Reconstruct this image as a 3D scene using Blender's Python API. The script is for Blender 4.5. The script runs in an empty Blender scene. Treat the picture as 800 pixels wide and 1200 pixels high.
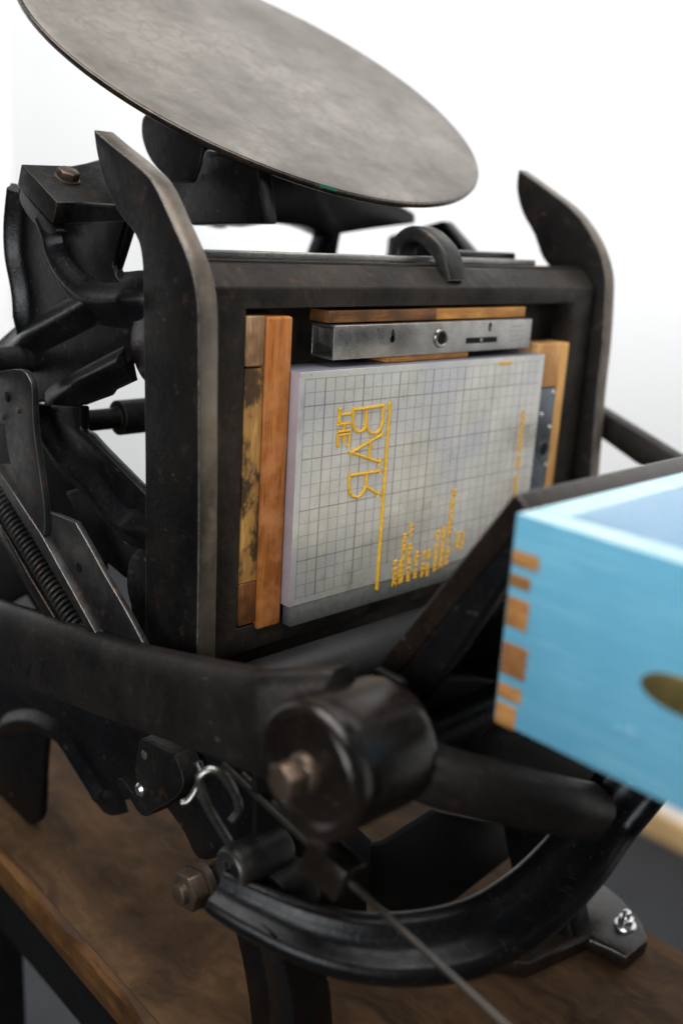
import bpy, bmesh, math, random
from mathutils import Vector, Matrix
random.seed(4)
sc = bpy.context.scene
COL = sc.collection
S = 0.00635                      # one grid square of the base = 1/4 inch; all shapes are given in these units
TY = 48.0                        # bench top, measured downwards from the top line of the grid
ZT = 0.76                        # height of the bench top
F = 1164.8                       # focal length in pixels of the 800 px wide photograph

def rodr(r):
    r = Vector(r); return Matrix.Rotation(r.length, 3, r.normalized())
R = rodr((2.90128207e-01, -7.54677662e-01, -5.21725141e-02))
T = Vector((-2.59967062, -9.60011536, 72.1226452))
CAM = -(R.transposed() @ T)
# press coordinates: x right, y down, z away from the viewer, (0,0,0) = corner of the grid on the base
def W(p): return Vector((p[0]*S, p[2]*S, (TY-p[1])*S+ZT))
def WV(v): return Vector((v[0], v[2], -v[1]))
def U(px, py, ax, val):
    d = R.transposed() @ Vector(((px-400)/F, (py-600)/F, 1.0)); i = 'xyz'.index(ax)
    return CAM + d*((val-CAM[i])/d[i])
def UD(px, py, dep): return CAM + (R.transposed() @ Vector(((px-400)/F, (py-600)/F, 1.0)))*dep
def UP(px, py, p0, n):
    d = R.transposed() @ Vector(((px-400)/F, (py-600)/F, 1.0)); p0 = Vector(p0); n = Vector(n)
    return CAM + d*((p0-CAM).dot(n)/d.dot(n))

# ---------------------------------------------------------------- materials
def nt(name):
    m = bpy.data.materials.new(name); m.use_nodes = True
    t = m.node_tree; b = t.nodes['Principled BSDF']; return m, t, b
def N(t, kind, **kw):
    n = t.nodes.new(kind)
    for k, v in kw.items():
        if k in n.inputs: n.inputs[k].default_value = v
        else: setattr(n, k, v)
    return n
def ramp(t, src, stops):
    r = t.nodes.new('ShaderNodeValToRGB'); e = r.color_ramp.elements
    while len(e) < len(stops): e.new(0.5)
    for i, (p, c) in enumerate(stops):
        e[i].position = p; e[i].color = (c[0], c[1], c[2], 1) if hasattr(c, '__len__') else (c, c, c, 1)
    t.links.new(src, r.inputs[0]); return r
def mix(t, fac, a, b, mode='MIX'):
    m = t.nodes.new('ShaderNodeMix'); m.data_type = 'RGBA'; m.blend_type = mode
    for s, v in ((0, fac), (6, a), (7, b)):
        if isinstance(v, bpy.types.NodeSocket): t.links.new(v, m.inputs[s])
        elif hasattr(v, '__len__'): m.inputs[s].default_value = (v[0], v[1], v[2], 1)
        else: m.inputs[s].default_value = v
    return m.outputs[2]
def math_(t, op, a, b=0.0, clamp=False):
    m = t.nodes.new('ShaderNodeMath'); m.operation = op; m.use_clamp = clamp
    for i, v in enumerate((a, b)):
        if isinstance(v, bpy.types.NodeSocket): t.links.new(v, m.inputs[i])
        else: m.inputs[i].default_value = v
    return m.outputs[0]
def objco(t): return N(t, 'ShaderNodeTexCoord').outputs['Object']
def mapped(t, scale, rot=(0, 0, 0), loc=(0, 0, 0)):
    mp = N(t, 'ShaderNodeMapping'); mp.inputs['Scale'].default_value = scale
    mp.inputs['Rotation'].default_value = rot; mp.inputs['Location'].default_value = loc
    t.links.new(objco(t), mp.inputs[0]); return mp.outputs[0]
def noise(t, vec, scale, detail=6, rough=.6):
    n = N(t, 'ShaderNodeTexNoise', Scale=scale, Detail=detail, Roughness=rough)
    t.links.new(vec, n.inputs['Vector']); return n.outputs['Fac']
def bump(t, b, h, strength, dist=0.0004, prev=None):
    n = N(t, 'ShaderNodeBump', Strength=strength, Distance=dist); t.links.new(h, n.inputs['Height'])
    if prev is not None: t.links.new(prev, n.inputs['Normal'])
    t.links.new(n.outputs[0], b.inputs['Normal']); return n.outputs[0]
def edge_mask(t, radius, lo=.02, hi=.25):
    bv = N(t, 'ShaderNodeBevel', samples=4); bv.inputs['Radius'].default_value = radius
    g = N(t, 'ShaderNodeNewGeometry'); d = N(t, 'ShaderNodeVectorMath', operation='DOT_PRODUCT')
    t.links.new(bv.outputs[0], d.inputs[0]); t.links.new(g.outputs['Normal'], d.inputs[1])
    inv = math_(t, 'SUBTRACT', 1.0, d.outputs['Value'])
    mr = N(t, 'ShaderNodeMapRange'); t.links.new(inv, mr.inputs[0])
    mr.inputs[1].default_value = lo; mr.inputs[2].default_value = hi
    return mr.outputs[0]

def iron(name, dark=(.0035, .0033, .0033), lite=(.011, .01, .009), wear=(.22, .19, .16), rough=(.38, .62), metal=.12,
         wearamt=.6, bump_s=.6, rust=.15, radius=.0009, spec=.13):
    m, t, b = nt(name); v = objco(t)
    n1 = noise(t, v, 22, 5); n2 = noise(t, v, 190, 6, .7); n3 = noise(t, v, 700, 3)
    c = mix(t, ramp(t, n1, [(.35, 0), (.68, 1)]).outputs[0], dark, lite)
    sp = ramp(t, noise(t, v, 120, 7, .75), [(.56, 0), (.66, 1)]).outputs[0]
    c = mix(t, math_(t, 'MULTIPLY', sp, rust), c, (.16, .075, .035))
    dust = ramp(t, noise(t, v, 1150, 2, .5), [(.72, 0), (.77, .5)]).outputs[0]
    scr = ramp(t, noise(t, mapped(t, (2600, 120, 260), (.5, .8, .25)), 1, 2, .5), [(.68, 0), (.74, .3)]).outputs[0]
    scr = math_(t, 'MULTIPLY', scr, ramp(t, n1, [(.45, 0), (.6, 1)]).outputs[0])
    smu = ramp(t, noise(t, v, 48, 7, .7), [(.5, 0), (.72, .3)]).outputs[0]
    c = mix(t, smu, c, tuple(min(1, k*1.7+.002) for k in lite))
    c = mix(t, math_(t, 'MAXIMUM', dust, scr), c, (.2, .19, .18))
    if wearamt > 0:
        em = edge_mask(t, radius)
        em = math_(t, 'MULTIPLY', em, ramp(t, n2, [(.3, .25), (.6, 1)]).outputs[0])
        em = math_(t, 'MULTIPLY', em, wearamt)
        c = mix(t, em, c, wear)
        mt = math_(t, 'ADD', math_(t, 'MULTIPLY', em, .6), metal, True); t.links.new(mt, b.inputs['Metallic'])
    else: b.inputs['Metallic'].default_value = metal
    t.links.new(c, b.inputs['Base Color'])
    rr = ramp(t, n2, [(.3, rough[0]), (.75, rough[1])]); t.links.new(rr.outputs[0], b.inputs['Roughness'])
    b.inputs['Specular IOR Level'].default_value = spec
    # scratches, long and thin
    sc1 = noise(t, mapped(t, (1500, 90, 160), (.4, .7, .2)), 1, 3)
    h = math_(t, 'ADD', math_(t, 'MULTIPLY', n2, .7), math_(t, 'ADD', math_(t, 'MULTIPLY', n3, .25), math_(t, 'MULTIPLY', sc1, .12)))
    bump(t, b, h, bump_s, .0007)
    return m
M = {}
M['iron'] = iron('cast_iron_black')
M['iron_smooth'] = iron('enamelled_iron', (.002, .0021, .0024), (.005, .005, .0055), (.05, .05, .052), (.24, .42), .0, .5, .5, .04, spec=.2)
M['rail_face'] = iron('worn_track_steel', (.06, .048, .037), (.19, .16, .13), (.6, .56, .5), (.3, .5), .7, 1., .5, .45, .0011)
M['rail_side'] = iron('track_side_iron', (.0045, .0043, .0045), (.014, .012, .0105), (.62, .58, .52), (.36, .58), .35, 1., .6, .15, .0013)
M['chase'] = iron('chase_iron', (.007, .006, .0055), (.036, .03, .025), (.2, .18, .15), (.36, .6), .45, .8, .6, .2)
M['brown'] = iron('brown_patina_iron', (.006, .0045, .0035), (.02, .014, .0105), (.16, .11, .08), (.16, .32), .35, .7, .4, .12, spec=.45)
M['arm'] = iron('side_arm_iron', (.008, .007, .0065), (.024, .0205, .018), (.12, .085, .06), (.34, .56), .4, .6, .6, .1)
M['plate'] = iron('hardware_plate', (.014, .014, .0145), (.05, .047, .044), (.55, .53, .5), (.3, .55), .5, 1., .4, .35)
M['steel'] = iron('worn_steel', (.16, .155, .15), (.34, .33, .31), (.75, .73, .7), (.22, .42), .85, 1., .3, .15)
M['wire'] = iron('bright_wire', (.13, .125, .115), (.26, .25, .23), (.4, .4, .4), (.22, .36), .95, 0, .15, .1)
M['rod'] = iron('dull_rod_steel', (.03, .027, .024), (.08, .07, .06), (.3, .3, .3), (.25, .4), .6, 0, .3, .3)
M['chrome'] = iron('zinc_bolt', (.6, .6, .6), (.6, .6, .6), (.8, .8, .8), (.25, .4), 1., 0, .1, .02)
M['hexhead'] = iron('hex_bolt_head', (.06, .042, .03), (.14, .1, .075), (.3, .23, .17), (.35, .5), .7, .6, .3, .3)
M['rubber'] = iron('roller_rubber', (.009, .009, .0095), (.015, .015, .016), (.05, .05, .05), (.42, .52), 0, 0, .12, .02)
M['zinc'] = iron('speckled_zinc', (.06, .07, .08), (.2, .22, .24), (.6, .62, .64), (.3, .5), .7, .8, .4, .05)

def wood(name, c1, c2, c3=None, axis='z', rough=.5, stain=None, scale=1.0):
    m, t, b = nt(name)
    sx = {'x': (18, 260, 260), 'y': (260, 18, 260), 'z': (260, 260, 16)}[axis]
    v = mapped(t, tuple(k*scale for k in sx))
    g = noise(t, v, 1, 8, .65); g2 = noise(t, mapped(t, tuple(k*scale*4 for k in sx)), 1, 4, .6)
    c = mix(t, ramp(t, g, [(.32, 0), (.68, 1)]).outputs[0], c1, c2)
    c = mix(t, ramp(t, g2, [(.48, 0), (.68, .75)]).outputs[0], c, tuple(k*.38 for k in c1))
    st2 = noise(t, mapped(t, tuple(k*.35 for k in sx), (0, 0, 0), (5, 2, 7)), 1, 5, .7)
    c = mix(t, ramp(t, st2, [(.5, 0), (.62, .6)]).outputs[0], c, tuple(k*.5 for k in c1))
    big = noise(t, objco(t), 60*scale, 4)
    if c3: c = mix(t, ramp(t, big, [(.45, 0), (.62, .8)]).outputs[0], c, c3)
    if stain:
        st = noise(t, mapped(t, (52, 52, 30), (0, 0, 0), (3, 1, 2.3)), 1, 5, .62)
        c = mix(t, ramp(t, st, [(.47, 0), (.54, .95)]).outputs[0], c, stain)
    t.links.new(c, b.inputs['Base Color']); b.inputs['Roughness'].default_value = rough; b.inputs['Specular IOR Level'].default_value = .18
    bump(t, b, math_(t, 'ADD', g, g2), .35, .0003); return m
M['wood_red'] = wood('reglet_red', (.3, .085, .016), (.5, .19, .042), (.42, .17, .06))
M['wood_worn'] = wood('reglet_worn', (.3, .16, .075), (.5, .31, .18), (.16, .08, .035), rough=.7)
M['wood_yellow'] = wood('reglet_yellow', (.4, .19, .045), (.6, .34, .1), (.3, .15, .05), stain=(.035, .022, .012))
M['wood_dark'] = wood('reglet_dark', (.13, .04, .012), (.26, .1, .03), (.06, .025, .01))
M['wood_orange'] = wood('reglet_orange', (.5, .2, .04), (.68, .34, .1), (.3, .13, .04), axis='x')
M['wood_brown'] = wood('reglet_brown', (.14, .055, .018), (.3, .13, .04), (.05, .025, .012), axis='x')
M['wood_pale'] = wood('reglet_pale', (.5, .24, .08), (.66, .38, .16), (.42, .2, .07))
M['wood_pale2'] = wood('reglet_pale_orange', (.6, .3, .09), (.75, .44, .17), None)
M['wood_end'] = wood('finger_joint_wood', (.34, .14, .04), (.5, .25, .08), (.2, .085, .03), axis='y')

def table_mat():
    m, t, b = nt('bench_wood')
    v = mapped(t, (26, 2.6, 20), (0, 0, .12))
    n0 = noise(t, objco(t), 9, 3)
    add = N(t, 'ShaderNodeVectorMath', operation='MULTIPLY_ADD'); t.links.new(n0, add.inputs[0])
    add.inputs[1].default_value = (2.2, 2.2, 2.2); t.links.new(v, add.inputs[2])
    g = noise(t, add.outputs[0], 1.6, 9, .7)
    c = mix(t, ramp(t, g, [(.3, 0), (.7, 1)]).outputs[0], (.018, .009, .004), (.115, .062, .028))
    # knots
    vo = N(t, 'ShaderNodeTexVoronoi', Scale=1.0); t.links.new(mapped(t, (13, 7, 10), (0, 0, .3), (.35, .25, 0)), vo.inputs['Vector'])
    k = ramp(t, vo.outputs['Distance'], [(.07, 1), (.26, 0)]).outputs[0]
    c = mix(t, math_(t, 'MULTIPLY', k, .85), c, (.02, .01, .006))
    st = noise(t, objco(t), 14, 5, .7); c = mix(t, ramp(t, st, [(.5, 0), (.66, .7)]).outputs[0], c, (.028, .015, .008))
    sp = noise(t, objco(t), 160, 3); c = mix(t, ramp(t, sp, [(.7, 0), (.74, .9)]).outputs[0], c, (.012, .008, .006))
    t.links.new(c, b.inputs['Base Color']); b.inputs['Roughness'].default_value = .72; b.inputs['Specular IOR Level'].default_value = .12
    bump(t, b, g, .3, .0008); return m
M['table'] = table_mat()
M['table_edge'] = wood('bench_edge', (.07, .03, .009), (.15, .07, .02), (.03, .013, .005), axis='y', scale=.4)

def disc_mat():
    m, t, b = nt('ink_disc_steel'); v = objco(t)
    n1 = noise(t, v, 11, 7, .7); n2 = noise(t, v, 60, 9, .75)
    wv = N(t, 'ShaderNodeTexVoronoi', Scale=62, feature='DISTANCE_TO_EDGE')
    dv = N(t, 'ShaderNodeVectorMath', operation='MULTIPLY_ADD'); nn = N(t, 'ShaderNodeTexNoise', Scale=30, Detail=5)
    t.links.new(v, nn.inputs['Vector']); t.links.new(nn.outputs['Color'], dv.inputs[0]); dv.inputs[1].default_value = (.05, .05, .05)
    t.links.new(v, dv.inputs[2]); t.links.new(dv.outputs[0], wv.inputs['Vector'])
    c = mix(t, ramp(t, n1, [(.4, 0), (.6, 1)]).outputs[0], (.12, .108, .093), (.215, .196, .175))
    c = mix(t, ramp(t, n2, [(.48, 0), (.6, .35)]).outputs[0], c, (.105, .097, .085))
    vein = ramp(t, wv.outputs[0], [(.0, 1), (.09, 0)]).outputs[0]
    vm = math_(t, 'MULTIPLY', vein, ramp(t, n1, [(.45, 0), (.58, .5)]).outputs[0])
    c = mix(t, vm, c, (.1, .09, .08))
    # thin dried rings left by solvent
    for cx, cy, r in ((.045, -.055, .028), (-.035, .03, .05)):
        d = N(t, 'ShaderNodeVectorMath', operation='DISTANCE'); t.links.new(dv.outputs[0], d.inputs[0]); d.inputs[1].default_value = (cx+.025, cy+.025, .025)
        q = math_(t, 'ABSOLUTE', math_(t, 'SUBTRACT', d.outputs['Value'], r))
        c = mix(t, ramp(t, q, [(0, .45), (.0016, 0)]).outputs[0], c, (.13, .11, .09))
    t.links.new(c, b.inputs['Base Color']); b.inputs['Metallic'].default_value = .4; b.inputs['Specular IOR Level'].default_value = .25
    t.links.new(ramp(t, n2, [(.3, .42), (.7, .62)]).outputs[0], b.inputs['Roughness'])
    bump(t, b, math_(t, 'ADD', n2, math_(t, 'MULTIPLY', noise(t, v, 500, 3), .3)), .12, .0005); return m
M['disc'] = disc_mat()

def base_mat():
    m, t, b = nt('gridded_base'); v = objco(t)
    sep = N(t, 'ShaderNodeSeparateXYZ'); t.links.new(v, sep.inputs[0])
    # object origin sits at grid corner (0,0): x right, local z up
    gx = math_(t, 'DIVIDE', sep.outputs['X'], S); gy = math_(t, 'DIVIDE', sep.outputs['Z'], -S)
    def lines(g, period, off, w):
        q = math_(t, 'ADD', g, off); q = math_(t, 'DIVIDE', q, period); q = math_(t, 'ADD', q, .5)
        f = math_(t, 'FRACT', q); f = math_(t, 'ABSOLUTE', math_(t, 'SUBTRACT', f, .5)); f = math_(t, 'MULTIPLY', f, period)
        return ramp(t, f, [(w*.55, 1), (w*1.5, 0)]).outputs[0]
    g1 = math_(t, 'MAXIMUM', lines(gx, 1, 0, .055), lines(gy, 1, 0, .036))
    g2 = math_(t, 'MAXIMUM', lines(gx, 4, 2, .075), lines(gy, 4, 2, .055))
    inx = math_(t, 'MULTIPLY', math_(t, 'GREATER_THAN', gx, -.06), math_(t, 'LESS_THAN', gx, 28.6))
    iny = math_(t, 'MULTIPLY', math_(t, 'GREATER_THAN', gy, -.06), math_(t, 'LESS_THAN', gy, 17.1))
    ins = math_(t, 'MULTIPLY', inx, iny)
    blank = math_(t, 'MULTIPLY', math_(t, 'GREATER_THAN', gx, 6.3), math_(t, 'GREATER_THAN', gy, 16.05))
    ins = math_(t, 'MULTIPLY', ins, math_(t, 'SUBTRACT', 1, blank))
    n1 = noise(t, v, 30, 5); n2 = noise(t, v, 90, 4); n3 = noise(t, v, 260, 5, .7)
    c = mix(t, ramp(t, n1, [(.35, 0), (.65, 1)]).outputs[0], (.37, .365, .325), (.5, .495, .455))
    c = mix(t, ramp(t, n3, [(.5, 0), (.8, .12)]).outputs[0], c, (.4, .4, .39))
    lav_sheen = ramp(t, noise(t, v, 16, 2), [(.45, 0), (.62, .75)]).outputs[0]  # lavender tint painted in for a graded reflection on the base
    c = mix(t, lav_sheen, c, (.33, .335, .365))
    sm = noise(t, mapped(t, (55, 55, 40), (0, .3, 0)), 1, 3); c = mix(t, ramp(t, sm, [(.62, 0), (.7, .4)]).outputs[0], c, (.2, .19, .18))
    fade = ramp(t, noise(t, v, 45, 3), [(.3, .8), (.6, 1)]).outputs[0]
    lf = math_(t, 'MULTIPLY', math_(t, 'MULTIPLY', math_(t, 'ADD', math_(t, 'MULTIPLY', g1, .6), math_(t, 'MULTIPLY', g2, .35), True), ins), fade)
    c = mix(t, math_(t, 'MULTIPLY', lf, .72), c, (.09, .035, .05))
    t.links.new(c, b.inputs['Base Color']); b.inputs['Metallic'].default_value = .3
    rr = ramp(t, n2, [(.3, .24), (.7, .36)]); t.links.new(rr.outputs[0], b.inputs['Roughness'])
    bump(t, b, n3, .05, .0002); return m
M['grid'] = base_mat()
def simple(name, col, rough=.5, metal=0., nscale=40, var=.25, bs=.1, coat=0):
    m, t, b = nt(name); v = objco(t); n = noise(t, v, nscale, 6, .65)
    c = mix(t, ramp(t, n, [(.3, 0), (.7, 1)]).outputs[0], tuple(k*(1-var) for k in col), tuple(min(1, k*(1+var)) for k in col))
    t.links.new(c, b.inputs['Base Color']); b.inputs['Roughness'].default_value = rough; b.inputs['Metallic'].default_value = metal
    b.inputs['Coat Weight'].default_value = coat
    bump(t, b, n, bs, .0006); return m
M['base_side'] = simple('lavender_base_side', (.3, .25, .27), .4, .2, 120, .08, .1)
M['base_top'] = simple('lavender_base_top', (.2, .2, .24), .35, .3, 120, .1, .1)
M['strip'] = simple('dull_grey_metal', (.14, .145, .14), .5, .6, 300, .2)
M['photopolymer'] = simple('amber_photopolymer', (.72, .4, .012), .25, 0, 500, .25, .3)
M['photopolymer'].node_tree.nodes['Principled BSDF'].inputs['Transmission Weight'].default_value = .25
M['wall'] = simple('white_wall_paint', (.9, .9, .9), .9, 0, 3, .01, .05)
M['floor'] = simple('dark_grey_floor', (.014, .015, .018), .8, 0, 20, .2)
M['skirting'] = wood('skirting_wood', (.62, .4, .18), (.75, .52, .27), None, axis='y', scale=.1)
M['paper'] = simple('tympan_bounce_paper', (.78, .74, .64), .8, 0, 40, .04)  # for the added bounce sheet on the platen
M['black'] = simple('black_paint', (.005, .005, .005), .5, 0, 60, .3)
M['black'].node_tree.nodes['Principled BSDF'].inputs['Specular IOR Level'].default_value = .1
M['brass'] = simple('old_brass', (.26, .2, .07), .4, .8, 120, .4)
M['teal'] = simple('teal_paint_drip', (.12, .5, .42), .35, 0, 100, .1)
M['greenink'] = simple('green_ink', (.01, .07, .045), .2, 0, 100, .2)

def blue_mat(name, c1, c2, c3):
    m, t, b = nt(name); v = objco(t)
    n1 = noise(t, v, 18, 6, .65); n2 = noise(t, mapped(t, (60, 18, 200)), 1, 6, .7); n3 = noise(t, v, 55, 3)
    c = mix(t, ramp(t, n1, [(.3, 0), (.7, 1)]).outputs[0], c1, c2)
    c = mix(t, ramp(t, n2, [(.5, 0), (.72, .4)]).outputs[0], c, c3)
    c = mix(t, ramp(t, n3, [(.68, 0), (.74, .6)]).outputs[0], c, tuple(k*.35 for k in c1))
    em = math_(t, 'MULTIPLY', edge_mask(t, .0016, .03, .2), ramp(t, noise(t, v, 110, 5, .7), [(.45, 0), (.58, .8)]).outputs[0])
    c = mix(t, em, c, (.5, .46, .38))
    gr = noise(t, mapped(t, (500, 22, 500)), 1, 6, .7)
    c = mix(t, ramp(t, gr, [(.5, 0), (.75, .3)]).outputs[0], c, tuple(k*.7 for k in c1))
    t.links.new(c, b.inputs['Base Color']); b.inputs['Roughness'].default_value = .6; b.inputs['Specular IOR Level'].default_value = .3
    bump(t, b, math_(t, 'ADD', n2, gr), .45, .0006); return m
M['blue'] = blue_mat('blue_paint', (.1, .32, .46), (.14, .395, .54), (.23, .49, .6))
M['blue_in'] = blue_mat('pale_blue_paint', (.45, .6, .73), (.52, .66, .76), (.6, .7, .78))
M['blue_rim'] = blue_mat('pale_blue_rim', (.32, .5, .56), (.43, .57, .6), (.56, .6, .6))  # paler, greyer blue for the top faces of the boards

# ---------------------------------------------------------------- mesh helpers
def link(name, bm, mat, parent=None, loc=(0, 0, 0), sharp=40):
    """bm verts are in press coordinates; stored relative to loc (press coords)"""
    o0 = W(loc)
    for v in bm.verts: v.co = W(v.co) - o0
    bmesh.ops.recalc_face_normals(bm, faces=bm.faces)
    me = bpy.data.meshes.new(name); bm.to_mesh(me); bm.free()
    me.polygons.foreach_set('use_smooth', [True]*len(me.polygons))
    me.set_sharp_from_angle(angle=math.radians(sharp))
    if mat: me.materials.append(mat)
    o = bpy.data.objects.new(name, me); COL.objects.link(o)
    o.location = o0
    if parent is not None:
        o.parent = parent; o.location = o0 - world_of(parent)
    return o
def world_of(o):
    v = Vector(o.location)
    while o.parent: o = o.parent; v += Vector(o.location)
    return v
def tag(o, label=None, cat=None, group=None, kind=None):
    if label: o['label'] = label
    if cat: o['category'] = cat
    if group: o['group'] = group
    if kind: o['kind'] = kind
    return o
def thing(name, label, cat, loc, group=None):
    o = bpy.data.objects.new(name, None); COL.objects.link(o); o.location = W(loc)
    o.empty_display_size = .02
    return tag(o, label, cat, group)
def bevel_bm(bm, w, seg=2, ang=28):
    if w <= 0: return bm
    es = [e for e in bm.edges if len(e.link_faces) == 2 and e.calc_face_angle(0) > math.radians(ang)]
    if es: bmesh.ops.bevel(bm, geom=es, offset=w, segments=seg, profile=.5, affect='EDGES', clamp_overlap=True)
    return bm
def loft(rings, closed=False, caps=True, bm=None):
    bm = bm or bmesh.new(); vs = [[bm.verts.new(p) for p in r] for r in rings]; n = len(vs[0])
    m = len(vs)
    for i in range(m if closed else m-1):
        a, b = vs[i], vs[(i+1) % m]
        for j in range(n): bm.faces.new((a[j], a[(j+1) % n], b[(j+1) % n], b[j]))
    if caps and not closed: bm.faces.new(vs[0]); bm.faces.new(list(reversed(vs[-1])))
    return bm
def prism(pts, vec, bev=.15, seg=2):
    vec = Vector(vec); r0 = [Vector(p) for p in pts]
    bm = loft([r0, [p+vec for p in r0]])
    bmesh.ops.recalc_face_normals(bm, faces=bm.faces)
    return bevel_bm(bm, bev, seg)
def smooth_poly(pts, k=3):
    """Catmull-Rom through closed px outline; points given with a 3rd item stay corners"""
    out = []; n = len(pts)
    for i in range(n):
        p0, p1, p2, p3 = pts[i-1], pts[i], pts[(i+1) % n], pts[(i+2) % n]
        a = p1[:2] if len(p1) > 2 else None
        q0 = p1 if len(p1) > 2 else p0; q3 = p2 if len(p2) > 2 else p3
        for s in range(k):
            u = s/k
            out.append(tuple(.5*((2*p1[c])+(-q0[c]+p2[c])*u+(2*q0[c]-5*p1[c]+4*p2[c]-q3[c])*u*u+(-q0[c]+3*p1[c]-3*p2[c]+q3[c])*u**3) for c in (0, 1)))
    return out
def slab(pts, ax, val, th, bev=.15, curve=0, seg=2):
    if curve: pts = smooth_poly(pts, curve)
    vec = [0, 0, 0]; vec['xyz'.index(ax)] = th
    return prism([U(p[0], p[1], ax, val) for p in pts], vec, bev, seg)
def box(a, b, bev=.1, seg=2):
    x0, y0, z0 = a; x1, y1, z1 = b
    return prism([(x0, y0, z0), (x1, y0, z0), (x1, y1, z0), (x0, y1, z0)], (0, 0, z1-z0), bev, seg)
def frames(path, closed=False):
    n = len(path); out = []; prev = None
    for i in range(n):
        a = path[(i-1) % n] if (closed or i > 0) else path[i]; b = path[(i+1) % n] if (closed or i < n-1) else path[i]
        t = (b-a).normalized()
        if prev is None:
            up = Vector((0, 1, 0)) if abs(t.y) < .9 else Vector((1, 0, 0)); u = t.cross(up).normalized()
        else:
            u = (prev - t*prev.dot(t)).normalized()
        prev = u; out.append((t, u, t.cross(u)))
    return out
def tube(path, r, n=14, closed=False, bm=None, prof=None):
    path = [Vector(p) for p in path]; fr = frames(path, closed); rings = []
    for i, (p, (t, u, v)) in enumerate(zip(path, fr)):
        rr = r[i] if hasattr(r, '__len__') else r
        if prof: rings.append([p+u*a*rr+v*b*rr for a, b in prof])
        else: rings.append([p+(u*math.cos(2*math.pi*j/n)+v*math.sin(2*math.pi*j/n))*rr for j in range(n)])
    return loft(rings, closed, not closed, bm)
def crom(pts, k=6):
    pts = [Vector(p) for p in pts]; out = []
    for i in range(len(pts)-1):
        p0 = pts[max(i-1, 0)]; p1 = pts[i]; p2 = pts[i+1]; p3 = pts[min(i+2, len(pts)-1)]
        for s in range(k):
            u = s/k; out.append(.5*((2*p1)+(-p0+p2)*u+(2*p0-5*p1+4*p2-p3)*u*u+(-p0+3*p1-3*p2+p3)*u**3))
    out.append(pts[-1]); return out
def lathe(c, axis, prof, n=40, rot0=0):
    """prof: list of (distance along axis, radius)"""
    c = Vector(c); a = Vector(axis).normalized(); up = Vector((0, 1, 0)) if abs(a.y) < .9 else Vector((0, 0, 1))
    u = a.cross(up).normalized(); v = a.cross(u)
    return loft([[c+a*d+(u*math.cos(rot0+2*math.pi*j/n)+v*math.sin(rot0+2*math.pi*j/n))*r for j in range(n)] for d, r in prof])
def hexhead(c, axis, r, h, rot0=0.3):
    bm = lathe(c, axis, [(0, r), (h, r)], 6, rot0); bmesh.ops.recalc_face_normals(bm, faces=bm.faces); return bevel_bm(bm, r*.12, 2)
def rbox_prof(w, h, r=.25, k=3):
    out = []
    for cx, cy, a0 in ((w/2-r, h/2-r, 0), (-w/2+r, h/2-r, 90), (-w/2+r, -h/2+r, 180), (w/2-r, -h/2+r, 270)):
        for i in range(k+1):
            a = math.radians(a0+90*i/k); out.append((cx+r*math.cos(a), cy+r*math.sin(a)))
    return out
def merge(*bms):
    a = bms[0]
    for b in bms[1:]:
        me = bpy.data.meshes.new('tmp'); b.to_mesh(me); b.free(); a.from_mesh(me); bpy.data.meshes.remove(me)
    return a

# ================================================================ setting
FY = TY + ZT/S
pw = U(782, 986, 'y', FY); WX = pw.x                      # the right-hand wall stands where its skirting meets the floor
bk = U(18, 400, 'x', WX).z                                 # and its far corner
def struct(name, bm, mat, loc=(0, 0, 0)): return tag(link(name, bm, mat, None, loc), kind='structure')
struct('floor', box((-300, FY, -260), (WX+4, FY+3, bk+4), 0), M['floor'])
w = link('white_wall', box((WX, FY-430, -260), (WX+8, FY+.5, bk+8), 0), M['wall']); tag(w, 'bright white wall on the right behind the press', 'wall'); w['kind'] = 'structure'
w = link('white_wall', box((-300, FY-430, bk), (WX-.05, FY+.5, bk+8), 0), M['wall']); tag(w, 'white wall strip at the far left behind the press', 'wall'); w['kind'] = 'structure'
sk = link('skirting_board', box((WX-2.2, FY-8.5, -260), (WX-.05, FY-.1, bk-1), .2), M['skirting'])
tag(sk, 'pale wooden skirting board along the foot of the white wall', 'skirting board')

# ---------------------------------------------------------------- bench
tl1, tl2 = U(0, 1005, 'y', TY), U(170, 1200, 'y', TY)
tr1, tr2 = U(716, 1048, 'y', TY), U(800, 1114, 'y', TY)
def ext(a, b, z): k = (z-a.z)/(b.z-a.z); return a+(b-a)*k
zf, zn = 42, -40
bench = thing('workbench', 'dark stained wooden workbench carrying the printing press', 'workbench', (2, TY, 0))
A, B, Cc, D = ext(tl1, tl2, zf), ext(tl1, tl2, zn), ext(tr1, tr2, zn), ext(tr1, tr2, zf)
Cc.x = max(Cc.x, tr1.x); D.x = tr1.x+1; Cc.x = tr2.x-1
e = Vector((.9, 0, 0))
link('tabletop', prism([A+e, B+e, Cc, D], (0, 3.2, 0), .15), M['table'], bench, (2, TY, 0))
# raw front edge, slightly wavy
eb = [ext(tl1, tl2, zf+(zn-zf)*i/60) for i in range(61)]
rings = []
for i, p in enumerate(eb):
    wv = .22*math.sin(i*.55)+.16*math.sin(i*1.31+1)
    rings.append([p+Vector((.88, .05, 0)), p+Vector((.35+wv, .0, 0)), p+Vector((.0, .35, 0)), p+Vector((0, 3.0, 0)), p+Vector((.88, 3.0, 0))])
link('raw_edge', loft(rings), M['table_edge'], bench, (2, TY, 0))
for lx, lz in ((A.x+3, 34), (A.x+3, -14), (D.x-5, 34), (Cc.x-5, -30)):
    link('leg', box((lx-2, TY+3.2, lz-2), (lx+2, FY, lz+2), .2), M['black'], bench, (2, TY, 0))
link('apron', box((A.x+1.5, TY+3.25, -38), (A.x+3, TY+12, 38), .1), M['black'], bench, (2, TY, 0))
link('stretcher', box((A.x+1.5, TY+60, -14), (A.x+3, TY+64, 34), .1), M['black'], bench, (2, TY, 0))

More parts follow.
